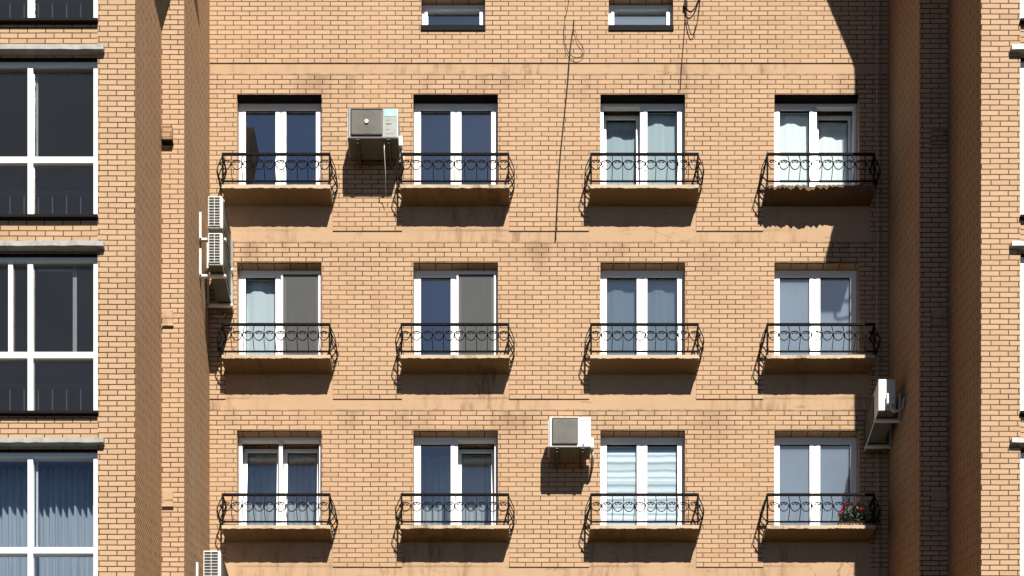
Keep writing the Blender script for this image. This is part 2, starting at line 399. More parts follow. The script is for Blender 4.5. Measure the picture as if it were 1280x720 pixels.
# main facade
bands = []
k = -8
while PZ(288.9) + k*STOREY < TOP:
    t = PZ(288.9) + k*STOREY; bands.append((t-0.1986, t)); k += 1
bands = [b for b in bands if b[0] > 0.3 and b[1] < TOP-0.2]
panels = [(CX[c]-HB, CX[c]+HB, PZ(288.9) - r*STOREY - 0.0, SLABTOP[r]-0.02) for r in range(3) for c in range(4)]
xs = sorted({round(v, 4) for v in [WL2, WR2] + [q for w in WIN for q in w[2:4]] + [q for p in panels for q in p[:2]] + [q for a in ATTIC for q in a]})
zs = sorted({round(v, 4) for v in [0.0, TOP, AZ0, AZ1] + [q for w in WIN for q in w[4:6]] + [q for b in bands for q in b] + [q for p in panels for q in p[2:]]})
def kind_main(x, z):
    for r, c, x0, x1, z0, z1 in WIN:
        if x0 < x < x1 and z0 < z < z1: return 'hole'
    for a in ATTIC:
        if a[0] < x < a[1] and AZ0 < z < AZ1: return 'hole'
    for p in panels:
        if p[0] < x < p[1] and p[2] < z < p[3]: return 'plaster'
    for b in bands:
        if b[0] < z < b[1]: return 'plaster'
    return 'brick'
mm = rect_wall(('brick', 'plaster'), xs, zs, kind_main, {'brick': Y3, 'plaster': Y3+0.008}, Y3+0.34)
bpart(mm['brick'], 'wall', M['brick'])
buckets = {}
for f in mm['plaster'].f:
    vs = [mm['plaster'].v[i] for i in f]
    kk = math.floor((sum(v[2] for v in vs)/4 - bands[0][0] + 0.001)/STOREY)
    buckets.setdefault(kk, MB()).quad(*vs)
for kk in sorted(buckets): bpart(buckets[kk], 'plaster_band', M['plaster'])

# wings
BX = {'left': (PX(122, Y1)-3.0, PX(122, Y1)), 'right': (PX(1275.5, Y1), PX(1275.5, Y1)+3.0)}
BAYZ = [(PZ(271, Y1) + d*STOREY, PZ(70, Y1) + d*STOREY) for d in (1, 0, -1, -2)]
def wing(side):
    mat = M['brick_left' if side == 'left' else 'brick_right']
    bx0, bx1 = BX[side]
    xo, w1, w2 = (-20.0, WL1, WL2) if side == 'left' else (22.0, WR1, WR2)
    x_lo, x_hi = min(xo, w1), max(xo, w1)
    wx = sorted({x_lo, bx0, bx1, x_hi}); wz = sorted({0.0, TOP, *[q for b in BAYZ for q in b]})
    def kd(x, z):
        if bx0 < x < bx1:
            for a, b in BAYZ:
                if a < z < b: return 'hole'
            return 'panel'
        return 'brick'
    mb = rect_wall(('brick', 'panel'), wx, wz, kd, {'brick': Y1, 'panel': Y1+0.018}, Y1+0.24)
    b = mb['brick']; i = len(b.v); b.v += mb['panel'].v
    b.f += [tuple(i+q for q in f) for f in mb['panel'].f]; b.s += mb['panel'].s
    # side walls and the set-back pier
    lo, hi = min(w1, w2), max(w1, w2)
    sw = MB()
    def ret(x, ya, yb):
        q = [(x,ya,0),(x,yb,0),(x,yb,TOP),(x,ya,TOP)]
        if side == 'right': q.reverse()
        sw.quad(*q)
    ret(w1, Y1, Y2); ret(w2, Y2, Y3)
    b.quad((lo,Y2,0),(hi,Y2,0),(hi,Y2,TOP),(lo,Y2,TOP))
    b.quad((xo,Y1,0),(xo,Y3+6,0),(xo,Y3+6,TOP),(xo,Y1,TOP))
    bpart(b, 'wing_wall', mat); bpart(sw, 'side_wall', M['stucco'])
for sd in ('left', 'right'): wing(sd)
rf = MB(); rf.box(-20.2, 22.2, Y3+0.05, Y3+6.2, TOP, TOP+0.25)
rf.box(-20.2, WL1+0.03, Y1-0.2, Y3+0.05, TOP, TOP+0.25); rf.box(WR1-0.03, 22.2, Y1-0.2, Y3+0.05, TOP, TOP+0.25)
bpart(rf, 'roof', M['grey_metal'])
bk = MB(); bk.quad((22,Y3+6,0),(-20,Y3+6,0),(-20,Y3+6,TOP),(22,Y3+6,TOP)); bpart(bk, 'rear_wall', M['brick_left'])

# corbels high in the two corners; the right one unseen, shaped for its shadow
cb = MB()
def wedge(mb, x0, sgn, slope, h, y0, y1, zt):
    a, b, c = (x0, zt), (x0+sgn*slope*h, zt+h), (x0, zt+h)
    A = [(p[0], y0, p[1]) for p in (a, b, c)]; B = [(p[0], y1, p[1]) for p in (a, b, c)]
    mb.poly(A); mb.poly(B[::-1])
    for i in range(3): j = (i+1) % 3; mb.quad(A[j], A[i], B[i], B[j])
wedge(cb, WL1+0.001, 1, 0.29, 2.4, 17.95, Y2-0.002, PZ(38, Y2))
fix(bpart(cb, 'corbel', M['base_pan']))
cb = MB(); wedge(cb, WR1-0.001, -1, 0.42, 2.4, 18.28, Y2-0.002, 26.85); fix(bpart(cb, 'corbel', M['brick_right']))

# small brick vent boxes on the set-back piers
for (px0, px1, sd) in ((203, 216.5, 'left'), (1163, 1184, 'right')):
    for i, py in enumerate((162, 389, 615)):
        mb = MB()
        z1, z0 = PZ(py, Y2), PZ(py+18, Y2)
        dpt = (0.07, 0.02, 0.025)[i] if sd == 'left' else 0.02
        mb.bbox(PX(px0, Y2)+0.01, PX(px1, Y2), Y2-dpt, Y2+0.02, z0, z1, 0.006)
        v = bpart(mb, 'vent_box', M['stucco' if i == 0 else 'plaster'])
        sl = MB(); sl.box(PX(px0, Y2)+0.0, PX(px1, Y2)+0.008, Y2-dpt-0.006, Y2+0.01, z0-0.022, z0-0.002); sl.build('drip_edge', M['dark_vent'] if i == 0 and sd == 'left' else M['slab'], v)

# ------------------------------------------------------------------ windows of the main facade
FY = Y3 + 0.125      # front of the frames
def frame_bars(mb, x0, x1, z0, z1, w, y0, y1, b=0.006):
    mb.bbox(x0, x0+w, y0, y1, z0, z1, b); mb.bbox(x1-w, x1, y0, y1, z0, z1, b)
    mb.bbox(x0+w-0.001, x1-w+0.001, y0+0.0015, y1-0.0015, z0, z0+w, b); mb.bbox(x0+w-0.001, x1-w+0.001, y0+0.0015, y1-0.0015, z1-w, z1, b)
def room_box(x0, x1, z0, z1, yf, depth, hx0, hx1, hz0, hz1):
    mb = MB(); yb = yf + depth
    mb.quad((x0,yb,z0),(x1,yb,z0),(x1,yb,z1),(x0,yb,z1))
    mb.quad((x0,yf,z0),(x0,yb,z0),(x0,yb,z1),(x0,yf,z1)); mb.quad((x1,yb,z0),(x1,yf,z0),(x1,yf,z1),(x1,yb,z1))
    mb.quad((x0,yf,z0),(x1,yf,z0),(x1,yb,z0),(x0,yb,z0)); mb.quad((x0,yb,z1),(x1,yb,z1),(x1,yf,z1),(x0,yf,z1))
    e = 0.004
    for a in ((x0,hx0+e,z0,z1),(hx1-e,x1,z0,z1),(hx0+e,hx1-e,z0,hz0+e),(hx0+e,hx1-e,hz1-e,z1)):
        mb.quad((a[0],yf,a[2]),(a[1],yf,a[2]),(a[1],yf,a[3]),(a[0],yf,a[3]))
    return mb
def balcony_window(r, c, x0, x1, z0, z1, spec):
    cx = (x0+x1)/2
    mb = MB(); frame_bars(mb, x0+0.004, x1-0.004, z0+0.004, z1-0.004, 0.058, FY, FY+0.07)
    mb.bbox(cx-0.031, cx+0.031, FY+0.002, FY+0.068, z0+0.06, z1-0.06, 0.005)
    w = bpart(mb, 'window', M['pvc'])
    if spec.get('label'): w['label'] = spec['label']
    iz0, iz1 = z0+0.052, z1-0.052
    for k, (a, b) in enumerate(((x0+0.052, cx-0.024), (cx+0.024, x1-0.052))):
        h = iz1 - iz0; sw = b - a
        sm = MB(); frame_bars(sm, -sw/2, sw/2, 0, h, 0.066, -0.014, 0.05)
        if k == 1: sm.bbox(-sw/2+0.024, -sw/2+0.046, -0.03, -0.012, h*0.36, h*0.36+0.13, 0.004)
        s = sm.build('sash', M['pvc'], w, ((a+b)/2, FY+0.012, iz0))
        pm = MB(); pm.box(-sw/2+0.060, sw/2-0.060, 0.012, 0.028, 0.060, h-0.060)
        p = pm.build('pane', M[spec.get('glass', 'glass')], w, ((a+b)/2, FY+0.012, iz0))
        gm_ = MB(); frame_bars(gm_, -sw/2+0.0605, sw/2-0.0605, 0.0605, h-0.0605, 0.012, 0.002, 0.034, 0.002)
        ga = gm_.build('gasket', M['black_metal'], w, ((a+b)/2, FY+0.012, iz0))
        t = spec.get('tilt', (0, 0))[k]
        if t:
            for o in (s, p, ga): o.rotation_euler.x = -t; o.location.y += 0.035
        if spec.get('screen', (0, 0))[k]:
            qm = MB(); frame_bars(qm, a-0.012-0, b+0.012, iz0+0.01, iz1-0.01, 0.03, FY-0.028, FY-0.006, 0.003)
            sc = qm.build('screen_frame', M['pvc'], w)
            q2 = MB(); q2.box(a+0.01, b-0.01, FY-0.018, FY-0.016, iz0+0.03, iz1-0.03); q2.build('insect_screen', M['screen'], w)
        if spec.get('blind', (0, 0))[k]:
            bm_ = MB(); n = 40
            zt, zb = iz1-0.07, iz0+0.07
            ya = FY+0.045
            for i in range(n):
                f0, f1 = i/n, (i+1)/n
                o0, o1 = 0.006*math.sin(f0*31), 0.006*math.sin(f1*31)
                bm_.quad((a+0.062, ya+o0, zt+(zb-zt)*f0), (b-0.062, ya+o0, zt+(zb-zt)*f0), (b-0.062, ya+o1, zt+(zb-zt)*f1), (a+0.062, ya+o1, zt+(zb-zt)*f1), True)
            bm_.build('blind', M['zebra'], w)
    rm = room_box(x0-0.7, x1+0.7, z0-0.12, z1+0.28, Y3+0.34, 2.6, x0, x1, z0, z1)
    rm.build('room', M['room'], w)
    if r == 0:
        lb = MB(); lb.box(x0+0.002, x1-0.002, Y3+0.012, FY-0.002, z1-0.012, z1-0.003); lb.build('lintel_shade_strip', M['black_metal'], w)  # black strip stands in for the deep shade under the lintel

SPEC = {
 (0,0): dict(), (0,1): dict(),
 (0,2): dict(glass='glass_clear', tilt=(0.06, 0), label='white window with the left sash tilted inwards and pale curtains'),
 (0,3): dict(glass='glass_clear', tilt=(0, 0.06), label='white window with the right sash tilted inwards and bright white curtains'),
 (1,0): dict(glass='glass_clear', screen=(0, 1), label='white window with a grey insect screen over the right half and a pale curtain on the left'),
 (1,1): dict(screen=(0, 1), label='white window with a grey insect screen over the right half and dark blue glass on the left'),
 (1,2): dict(glass='glass_thin'), (1,3): dict(glass='glass_dust'),
 (2,0): dict(glass='glass_thin', tilt=(0.075, 0.075), label='white window with both sashes tilted inwards'),
 (2,1): dict(glass='glass_thin', tilt=(0, 0.08)),
 (2,2): dict(glass='glass_clear', blind=(1, 1), label='white window closed by striped white blinds'),
 (2,3): dict(glass='glass_dust'),
}
for r, c, x0, x1, z0, z1 in WIN: balcony_window(r, c, x0, x1, z0, z1, SPEC[(r, c)])

# attic windows
for i, (x0, x1) in enumerate(ATTIC):
    mb = MB(); frame_bars(mb, x0+0.004, x1-0.004, AZ0+0.004, AZ1-0.004, 0.055, FY, FY+0.07)
    w = bpart(mb, 'attic_window', M['pvc'])
    sm = MB(); frame_bars(sm, x0+0.05, x1-0.05, AZ0+0.05, AZ1-0.05, 0.05, FY-0.012, FY+0.05); sm.build('sash', M['pvc'], w)
    pm = MB(); pm.box(x0+0.095, x1-0.095, FY+0.02, FY+0.034, AZ0+0.095, AZ1-0.095); pm.build('pane', M['glass_dust' if i else 'glass'], w)
    sl = MB(); sl.box(x0-0.005, x1+0.006, Y3-0.012, FY-0.002, AZ0-0.012, AZ0+0.012); sl.box(x0-0.005, x1+0.006, Y3-0.014, Y3-0.004, AZ0-0.040, AZ0+0.05)
    sl.build('sill', M['black_metal'], w)
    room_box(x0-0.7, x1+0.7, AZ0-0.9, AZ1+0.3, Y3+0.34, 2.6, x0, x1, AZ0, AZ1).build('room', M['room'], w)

# ------------------------------------------------------------------ balconies
BD = 0.27
def slab_mesh(worn, seed):
    rr = random.Random(seed); mb = MB(); sf = MB(); n = 72
    top = []; bot = []
    amp = 0.030 if worn else 0.008
    def prof(i):
        return rr.uniform(-1, 1)
    jag = 0
    for i in range(n+1):
        x = -HB + 2*HB*i/n
        jag = 0.62*jag + prof(i)*amp
        jz = jag if worn else jag*0.7
        jy = abs(rr.gauss(0, amp*0.12))
        top.append((x, -BD + jy + (0.012 if worn and rr.random() < .3 else 0), 0.0 + (min(0, jz)*0.6 if worn else jz*0.2)))
        bot.append((x, -BD + jy*0.5, -0.056 + jz))
    for i in range(n):
        a, b = i, i+1
        mb.quad(bot[a], bot[b], top[b], top[a])
        mb.quad(top[a], top[b], (top[b][0], 0.30, 0), (top[a][0], 0.30, 0))
        sf.quad((bot[a][0], 0.012, -0.062), (bot[b][0], 0.012, -0.062), (bot[b][0], -BD+0.05, -0.058), (bot[a][0], -BD+0.05, -0.058)); sf.quad((bot[a][0], -BD+0.05, -0.058), (bot[b][0], -BD+0.05, -0.058), bot[b], bot[a])
    for i in (0, n):
        q = [top[i], bot[i], (bot[i][0], 0.012, -0.055), (top[i][0], 0.012, 0)]
        mb.poly(q if i == 0 else q[::-1])
    return mb, sf
def belly(t):  # t = 0 bottom .. 1 top
    if t < 0.36: return 0.10*math.sin(t/0.36*math.pi/2)**1.2
    return 0.10*math.cos((t-0.36)/0.64*math.pi/2)**1.3
RH = 0.515
def grille_mesh(seed=0):
    rr = random.Random(seed*31+5); mb = MB(); h0, h1 = 0.062, RH
    nb = 10; pitch = 2*HB/nb
    front = lambda x, t: (x, -BD+0.012-belly(t), h0+(h1-h0)*t)
    T = [0, .08, .18, .28, .36, .46, .6, .75, .88, 1]
    for i in range(1, nb):
        x = -HB + pitch*i + rr.gauss(0, 0.004); lean = rr.gauss(0, 0.008); bow = rr.gauss(0, 0.006)
        mb.tube([(q[0] + lean*t, q[1] + bow*math.sin(t*math.pi), q[2]) for t in T for q in (front(x, t),)], 0.0075, 4)
    def scroll(place, cx, r):
        # heart of two C scrolls on the belly line
        zc = 0.40*(h1-h0)+h0
        for sg in (-1, 1):
            pts = []
            for a in range(-90, 100, 18):
                pts.append((sg*r*math.cos(R(a)), r*0.92*math.sin(R(a))))
            pts += [(sg*r*q[0], r*q[1]) for q in ((0.06, .80), (0.14, .45), (0.42, .22), (0.58, .40), (0.44, .58))]
            pts = [p for p in pts]
            mb.tube([place(cx+u, zc+w) for u, w in pts], 0.0062, 4)
    fz = lambda x, z: (x, -BD+0.012-belly((z-h0)/(h1-h0))-0.004, z)
    for i in range(nb):
        scroll(fz, -HB+pitch*(i+0.5)+rr.gauss(0, 0.004), pitch*0.46*rr.uniform(0.94, 1.03))
    for i in range(nb+1):   # little collars where bars meet the scrolls
        x = -HB+pitch*i; z = 0.40*(h1-h0)+h0; y = -BD+0.012-belly(.4)-0.004
        mb.box(x-0.013, x+0.013, y-0.013, y+0.013, z-0.013, z+0.013)
    for sg in (-1, 1):
        side = lambda y, t: (sg*(HB-0.012+belly(t)), y, h0+(h1-h0)*t)
        for y in (-0.03, -0.14, -0.25):
            mb.tube([side(y, t) for t in T], 0.0085, 4)
        sz = lambda y, z: (sg*(HB-0.012+belly((z-h0)/(h1-h0))), y, z)
        for y in (-0.085, -0.195): scroll(sz, y, 0.05)
    return mb
def rails_mesh(z, r, hh):
    mb = MB()
    mb.box(-HB, HB, -BD, -BD+2*r, z-hh, z+hh)
    for sg in (-1, 1):
        a, b = sorted((sg*HB, sg*(HB-2*r))); mb.box(a, b, -BD+2*r, 0.0, z-hh, z+hh)
    return mb
def posts_mesh():
    mb = MB()
    for sg in (-1, 1):
        for y0 in (-BD+0.002,):
            a, b = sorted((sg*(HB-0.002), sg*(HB-0.028))); mb.box(a, b, y0, y0+0.026, 0, RH-0.015)
    return mb
SLAB0 = None
proto = None
for r in range(3):
    for c in range(4):
        loc = Vector((CX[c], Y3, SLABTOP[r])) + BOFF
        if proto is None:
            proto = empty('balcony', loc, 0, BLD)
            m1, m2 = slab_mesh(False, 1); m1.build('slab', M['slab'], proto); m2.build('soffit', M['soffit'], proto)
            rails_mesh(RH, 0.011, 0.017).build('handrail', M['iron'], proto)
            rails_mesh(0.062, 0.008, 0.010).build('lower_rail', M['iron'], proto)
            fix(grille_mesh().build('scrolled_grille', M['iron'], proto)); posts_mesh().build('corner_posts', M['iron'], proto)
            o = proto
        else:
            o = copy_tree(proto, BLD); o.location = loc
            for q in list(o.children):
                if q.name.startswith(('slab', 'soffit', 'scrolled_grille')): bpy.data.objects.remove(q)
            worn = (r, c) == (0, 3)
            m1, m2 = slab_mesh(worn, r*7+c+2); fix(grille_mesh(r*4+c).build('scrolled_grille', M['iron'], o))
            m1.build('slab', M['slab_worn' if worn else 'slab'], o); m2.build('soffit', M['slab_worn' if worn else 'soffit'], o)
            if worn: o['label'] = 'balcony with a crumbling ragged front edge'
            if (r, c) == (2, 3): o['label'] = 'balcony with a planter of red geraniums at its shaded end'

# ------------------------------------------------------------------ glazed loggia windows of the wings
def bay(side, k):
    x0, x1 = BX[side]; z0, z1 = BAYZ[k]
    yy = Y1 + 0.055
    W = 0.078
    mb = MB(); frame_bars(mb, x0+0.003, x1-0.003, z0+0.005, z1-0.005, W, yy, yy+0.08, 0.006)
    ztr = z1 - (194-70)*Y1/F
    for i in (1, 2):
        x = x1 - i*1.0 if side == 'left' else x0 + i*1.0
        mb.bbox(x-W/2, x+W/2, yy+0.001, yy+0.079, z0+W, z1-W, 0.006)
    edges = [x0+W] ; cuts = sorted([(x1-i if side == 'left' else x0+i) for i in (1, 2)])
    segs = []; a = x0+W
    for q in cuts + [None]:
        b = (q - W/2) if q is not None else x1 - W
        segs.append((a, b)); a = (q + W/2) if q is not None else 0
    for a, b in segs: mb.bbox(a-0.002, b+0.002, yy+0.003, yy+0.077, ztr-0.046, ztr+0.046, 0.005)
    w = bpart(mb, 'loggia_window', M['pvc'])
    gk = 'glass_bay' if k == 3 else 'glass_dark'
    for a, b in segs:
        for lo, hi in ((z0+W, ztr-0.046), (ztr+0.046, z1-W)):
            pm = MB(); pm.box(a-0.004, b+0.004, yy+0.034, yy+0.046, lo-0.004, hi+0.004); pm.build('pane', M[gk], w)
    # second, sliding leaves behind the first
    sm = MB()
    if side == 'left' and k == 2:
        sm.bbox(PX(92, Y1+.1)-0.028, PX(92, Y1+.1)+0.028, yy+0.085, yy+0.11, ztr+0.03, z1-W, 0.004); sm.bbox(PX(13, Y1+.06)-0.034, PX(13, Y1+.06)+0.034, yy+0.006, yy+0.032, ztr+0.047, z1-W-0.002, 0.004)
        sm.bbox(PX(42, Y1), PX(92, Y1+.1)-0.028, yy+0.087, yy+0.108, z1-W-0.05, z1-W-0.02, 0.004)
    else:
        for a, b in segs: sm.bbox(a+0.012, a+0.040, yy+0.085, yy+0.11, ztr+0.03, z1-W+0.02, 0.004)
    sm.build('sliding_leaf', M['pvc'], w)
    # metal sill and drip ledge
    sl = MB(); sl.box(x0-0.01, x1+0.01 if side == 'left' else x1+0.01, Y1-0.035, yy+0.01, z0-0.035, z0+0.003); sl.build('sill', M['black_metal'], w)
    lm = MB(); n = 26; rr = random.Random(k*5+len(side))
    ex0, ex1 = (x0-0.06, x1+0.105) if side == 'left' else (x0-0.145, x1+0.06)
    ys, zl = Y1-0.06, z1 + 0.03
    prev = None
    for i in range(n+1):
        x = ex0 + (ex1-ex0)*i/n
        d = rr.gauss(0, 0.0025); dy = rr.uniform(-0.003, 0.003)
        cur = [(x, Y1+0.016, zl+0.085), (x, ys+dy, zl+0.070+d), (x, ys+dy, zl+d), (x, Y1+0.016, zl-0.002)]
        if prev:
            for q in range(4):
                lm.quad(prev[q], prev[(q+1) % 4], cur[(q+1) % 4], cur[q])
        else: lm.poly(cur)
        prev = cur
    lm.poly(prev[::-1]); fix(lm.build('drip_ledge', M['ledge'], w))
    # black strip painted in for the shadow gap under the ledge
    lb = MB(); lb.box(x0+0.002, x1-0.002, Y1+0.022, yy-0.003, z1-0.022, z1-0.004); lb.build('lintel_shade_strip', M['black_metal'], w)
    # balustrade inside
    if k != 3:
        rb = MB(); zr = z0 + 0.64; yb = yy + 0.22
        rb.box(x0+0.02, x1-0.02, yb-0.02, yb+0.02, zr-0.014, zr+0.014); rb.box(x0+0.02, x1-0.02, yb-0.008, yb+0.008, z0+0.12, z0+0.135)
        x = x1 - 0.135 if side == 'left' else x0+0.135
        for i in range(14):
            rb.box(x-0.008, x+0.008, yb-0.008, yb+0.008, z0+0.13, zr-0.014)
            x += -0.208 if side == 'left' else 0.208
        rb.build('balustrade', M['grey_metal'], w)
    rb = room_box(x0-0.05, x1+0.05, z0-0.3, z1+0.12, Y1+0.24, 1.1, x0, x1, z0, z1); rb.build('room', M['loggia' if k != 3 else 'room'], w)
for sd in ('left', 'right'):
    for k in range(4): bay(sd, k)

# ------------------------------------------------------------------ curtains
def curtain(label, x0, x1, z0, z1, y, mat, seed, amp=0.022, wav=0.11, group=None):
    rr = random.Random(seed); mb = MB(); n = max(24, int((x1-x0)/0.012)); ph = 0; cols = []
    for i in range(n+1):
        x = x0 + (x1-x0)*i/n; ph += (x1-x0)/n/wav*2*math.pi*rr.uniform(0.55, 1.45)
        cols.append((x, ph, amp*rr.uniform(0.75, 1.2)))
    rows = 8
    P = [[(x, y + a*math.sin(p)*(0.5+0.5*j/rows) + 0.012*math.sin(p*0.31+j*0.4), z1+(z0-z1)*j/rows) for j in range(rows+1)] for x, p, a in cols]
    base = 0
    for i in range(n+1):
        for j in range(rows+1): mb.v.append(P[i][j])
    for i in range(n):
        for j in range(rows):
            q = i*(rows+1)+j; mb.f.append((q, q+1, q+rows+2, q+rows+1)); mb.s.append(True)
    o = mb.build('curtain', M[mat])
    me = o.data; c = Vector(((x0+x1)/2, y, z1)); 
    for v in me.vertices: v.co -= c
    o.location = c
    return tag(o, label, 'curtain', group or 'curtains behind the facade windows')
def wspan(r, c): return CX[c]-HW-0.1, CX[c]+HW+0.1, SLABTOP[r]+0.02, ROWTOP[r]+0.1
NEAR, MID, DEEP = Y3+0.385, Y3+0.42, Y3+0.60
def half(r, c, k, near, drop=0.0):
    x0, x1 = (CX[c]-HW+0.02, CX[c]-0.012) if k == 0 else (CX[c]+0.012, CX[c]+HW-0.02)
    return x0, x1, SLABTOP[r]+0.03, ROWTOP[r]-0.02-drop, Y3+near
def hc(label, r, c, k, near, mat, seed, drop=0.0):
    x0, x1, z0, z1, y = half(r, c, k, near, drop); curtain(label, x0, x1, z0, z1, y, mat, seed, 0.0045, 0.13)
hc('pale grey curtain behind the tilted left sash of the third top row window', 0, 2, 0, 0.31, 'sheer_grey', 11)
hc('pale blue curtain in the right half of the third window in the top balcony row', 0, 2, 1, 0.215, 'sheer_blue', 21)
hc('bluish white curtain in the left half of the window above the crumbling balcony', 0, 3, 0, 0.215, 'sheer_white', 12)
hc('brilliant white curtain behind the tilted right sash above the crumbling balcony', 0, 3, 1, 0.31, 'sheer_white', 22)
hc('pale curtain in the left half of the screened window beside the stacked air conditioners', 1, 0, 0, 0.225, 'sheer_pale', 13)
hc('grey blue curtain in the left half of the third window in the middle balcony row', 1, 2, 0, 0.215, 'sheer_grey', 14)
hc('grey blue curtain in the right half of the third window in the middle balcony row', 1, 2, 1, 0.215, 'sheer_grey', 24)
hc('dim grey curtain in the left half of the fourth window in the middle balcony row', 1, 3, 0, 0.215, 'sheer_grey', 15)
hc('dim grey curtain hung low behind the half shaded right sash, middle row', 1, 3, 1, 0.215, 'sheer_grey', 25, 0.36)
x0, x1, z0, z1 = wspan(2, 0); curtain('white curtain deep behind the window with both sashes tilted, lit only at its foot', x0, x1, z0, z1, Y3+0.60, 'sheer_white', 16)
x0, x1, z0, z1 = wspan(2, 1); curtain('white curtain deep behind the second window of the bottom balcony row, lit at its foot', x0, x1, z0, z1, Y3+0.62, 'sheer_white', 17)
x0, x1, z0, z1 = wspan(2, 3); curtain('white curtain deep behind the window above the red geraniums', x0, x1, z0, z1, Y3+0.60, 'sheer_white', 18)
bz0, bz1 = BAYZ[3]
curtain('long pleated white curtain behind the lowest glazed loggia of the left wing', BX['left'][0]+0.02, BX['left'][1]-0.02, bz0-0.1, bz1+0.05, Y1+0.42, 'sheer_pale', 19, 0.055, 0.10)

# ------------------------------------------------------------------ air conditioners
def air_conditioner(label, loc, rz, w, h, d, gap, style='plain', body='ac_white', leg=0.40):
    """front looks along -y, the wall is at y = 0, origin at the middle of the wall side"""
    t = tag(empty('air_conditioner', loc, rz), label, 'air conditioner', 'air conditioners on the outside walls')
    yf, yb = -gap-d, -gap
    mb = MB(); mb.bbox(-w/2, w/2, yf, yb, 0.0, h, 0.014)
    b = mb.build('body', M[body], t)
    gx0, gx1 = -w/2+0.045, w/2-0.24*w/0.8-0.005
    gz0, gz1 = 0.035, h-0.03
    gm_ = MB()
    gm_.bbox(gx0, gx1, yf-0.012, yf+0.004, gz0, gz1, 0.02)
    gr = gm_.build('fan_grille', M['grille'], t)
    rg = MB(); cx, cz = (gx0+gx1)/2, (gz0+gz1)/2
    R0 = min(gx1-gx0, gz1-gz0)/2-0.02
    for i in range(1, 9):
        rad = R0*i/8
        rg.tube([(cx+rad*math.cos(2*math.pi*k/28), yf-0.0122, cz+rad*math.sin(2*math.pi*k/28)) for k in range(29)], 0.0014, 4, caps=False)
    rg.build('guard_rings', M['grille'], gr)
    if style == 'badge':
        lg = MB(); lg.drum((cx, yf-0.026, cz), 0.034, 0.014); lg.build('hub_badge', M['logo'], gr)
        l2 = MB(); l2.box(cx-0.016, cx+0.016, yf-0.028, yf-0.0255, cz-0.005, cz+0.006); l2.build('badge_mark', M['print'], gr)
        # side strip with energy sticker and lettering lines
        sx0, sx1 = gx1+0.015, w/2-0.03
        st = MB(); st.box(sx0+0.01, sx1, yf-0.003, yf+0.002, h-0.135, h-0.02); s = st.build('energy_sticker', M['sticker'], t)
        s2 = MB(); s2.drum((sx0+0.11, yf-0.0045, h-0.105), 0.022, 0.002); s2.box(sx0+0.075, sx0+0.10, yf-0.0045, yf-0.0035, h-0.075, h-0.055); s2.build('sticker_print', M['sticker_white'], s)
        ln = MB()
        for q, ww in ((h-0.20, .07), (h-0.255, .10), (h-0.27, .08), (h-0.36, .06)): ln.box(sx0+0.035, sx0+0.035+ww, yf-0.003, yf+0.002, q, q+0.006)
        for q in range(6): ln.box(sx0+0.03+q*0.024, sx0+0.03+q*0.024+0.017, yf-0.003, yf+0.002, 0.065, 0.085)
        ln.build('printed_lines', M['print'], t)
    elif style == 'strip':
        ln = MB()
        for q in range(6): ln.box(gx1+0.03+q*0.021, gx1+0.03+q*0.021+0.015, yf-0.003, yf+0.002, h-0.075, h-0.055)
        ln.build('printed_lines', M['print'], t)
        kn = MB(); kn.bbox(gx1+0.075, gx1+0.10, yf-0.012, yf+0.002, 0.025, 0.06, 0.004); kn.build('drain_plug', M['print'], t)
    # coil side
    cm = MB(); cm.box(-w/2-0.002, -w/2+0.006, yf+0.035, yb-0.02, 0.03, h-0.03); co = cm.build('coil', M['coil'], t)
    gb = MB()
    for i in range(11):
        z = 0.03 + (h-0.06)*i/10; gb.box(-w/2-0.012, -w/2-0.0025, yf+0.03, yb-0.012, z-0.0032, z+0.0032)
    for i in range(3):
        y = yf+0.035 + (d-0.055)*i/2; gb.box(-w/2-0.014, -w/2-0.004, y-0.004, y+0.004, 0.025, h-0.025)
    gb.build('coil_guard', M['ac_white'], co)
    # valve cover side with insulated pipes
    vm = MB(); vm.bbox(w/2-0.004, w/2+0.055, yb-0.16, yb-0.03, 0.06, h*0.46, 0.012); vm.build('valve_cover', M['ac_white'], t)
    pm = MB(); pm.tube([(w/2+0.03, yb-0.09, 0.08), (w/2+0.04, yb-0.08, -0.02), (w/2+0.045, yb-0.03, -0.06), (w/2+0.05, -0.03, -0.02), (w/2+0.05, -0.02, 0.10), (w/2+0.05, 0.0, 0.16)], 0.022, 8)
    pm.build('pipe', M['pipe_tape'], t)
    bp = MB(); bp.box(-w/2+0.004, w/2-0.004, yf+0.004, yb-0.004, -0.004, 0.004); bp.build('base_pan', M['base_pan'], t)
    for sx in (-1, 1):
        ft = MB(); ft.box(sx*w*0.31-0.03, sx*w*0.31+0.03, yf+0.01, yb-0.01, -0.022, -0.0045); ft.build('foot', M['fan'], t)
    for sx in (-1, 1):
        bm_ = MB(); x = sx*w*0.31
        bm_.box(x-0.018, x+0.018, yf-0.03 if not rz == 0 else yf+0.03, -0.006, -0.055, -0.0225)
        bm_.box(x-0.018, x+0.018, -0.036, -0.004, -0.0545, leg)
        bm_.build('bracket', M['bracket' if rz else 'bracket_dark'], t)
    return t
def onfacade(px, py, D): # px,py = middle of the front lower edge
    Y = Y3 - D; return Vector((PX(px, Y), Y3, PZ(py, Y)))
a1 = air_conditioner('grey air conditioner with a green sticker and round badge between the two upper left windows', onfacade(466.3, 172, 0.416), 0, 0.83, 0.49, 0.325, 0.09, 'badge', 'ac_grey', leg=0.3)
hk = MB(); hk.tube([(0.02, -0.10, 0.49), (0.02, -0.06, 0.60), (0.015, -0.01, 0.60)], 0.022, 8); hk.build('hose', M['cable'], a1)
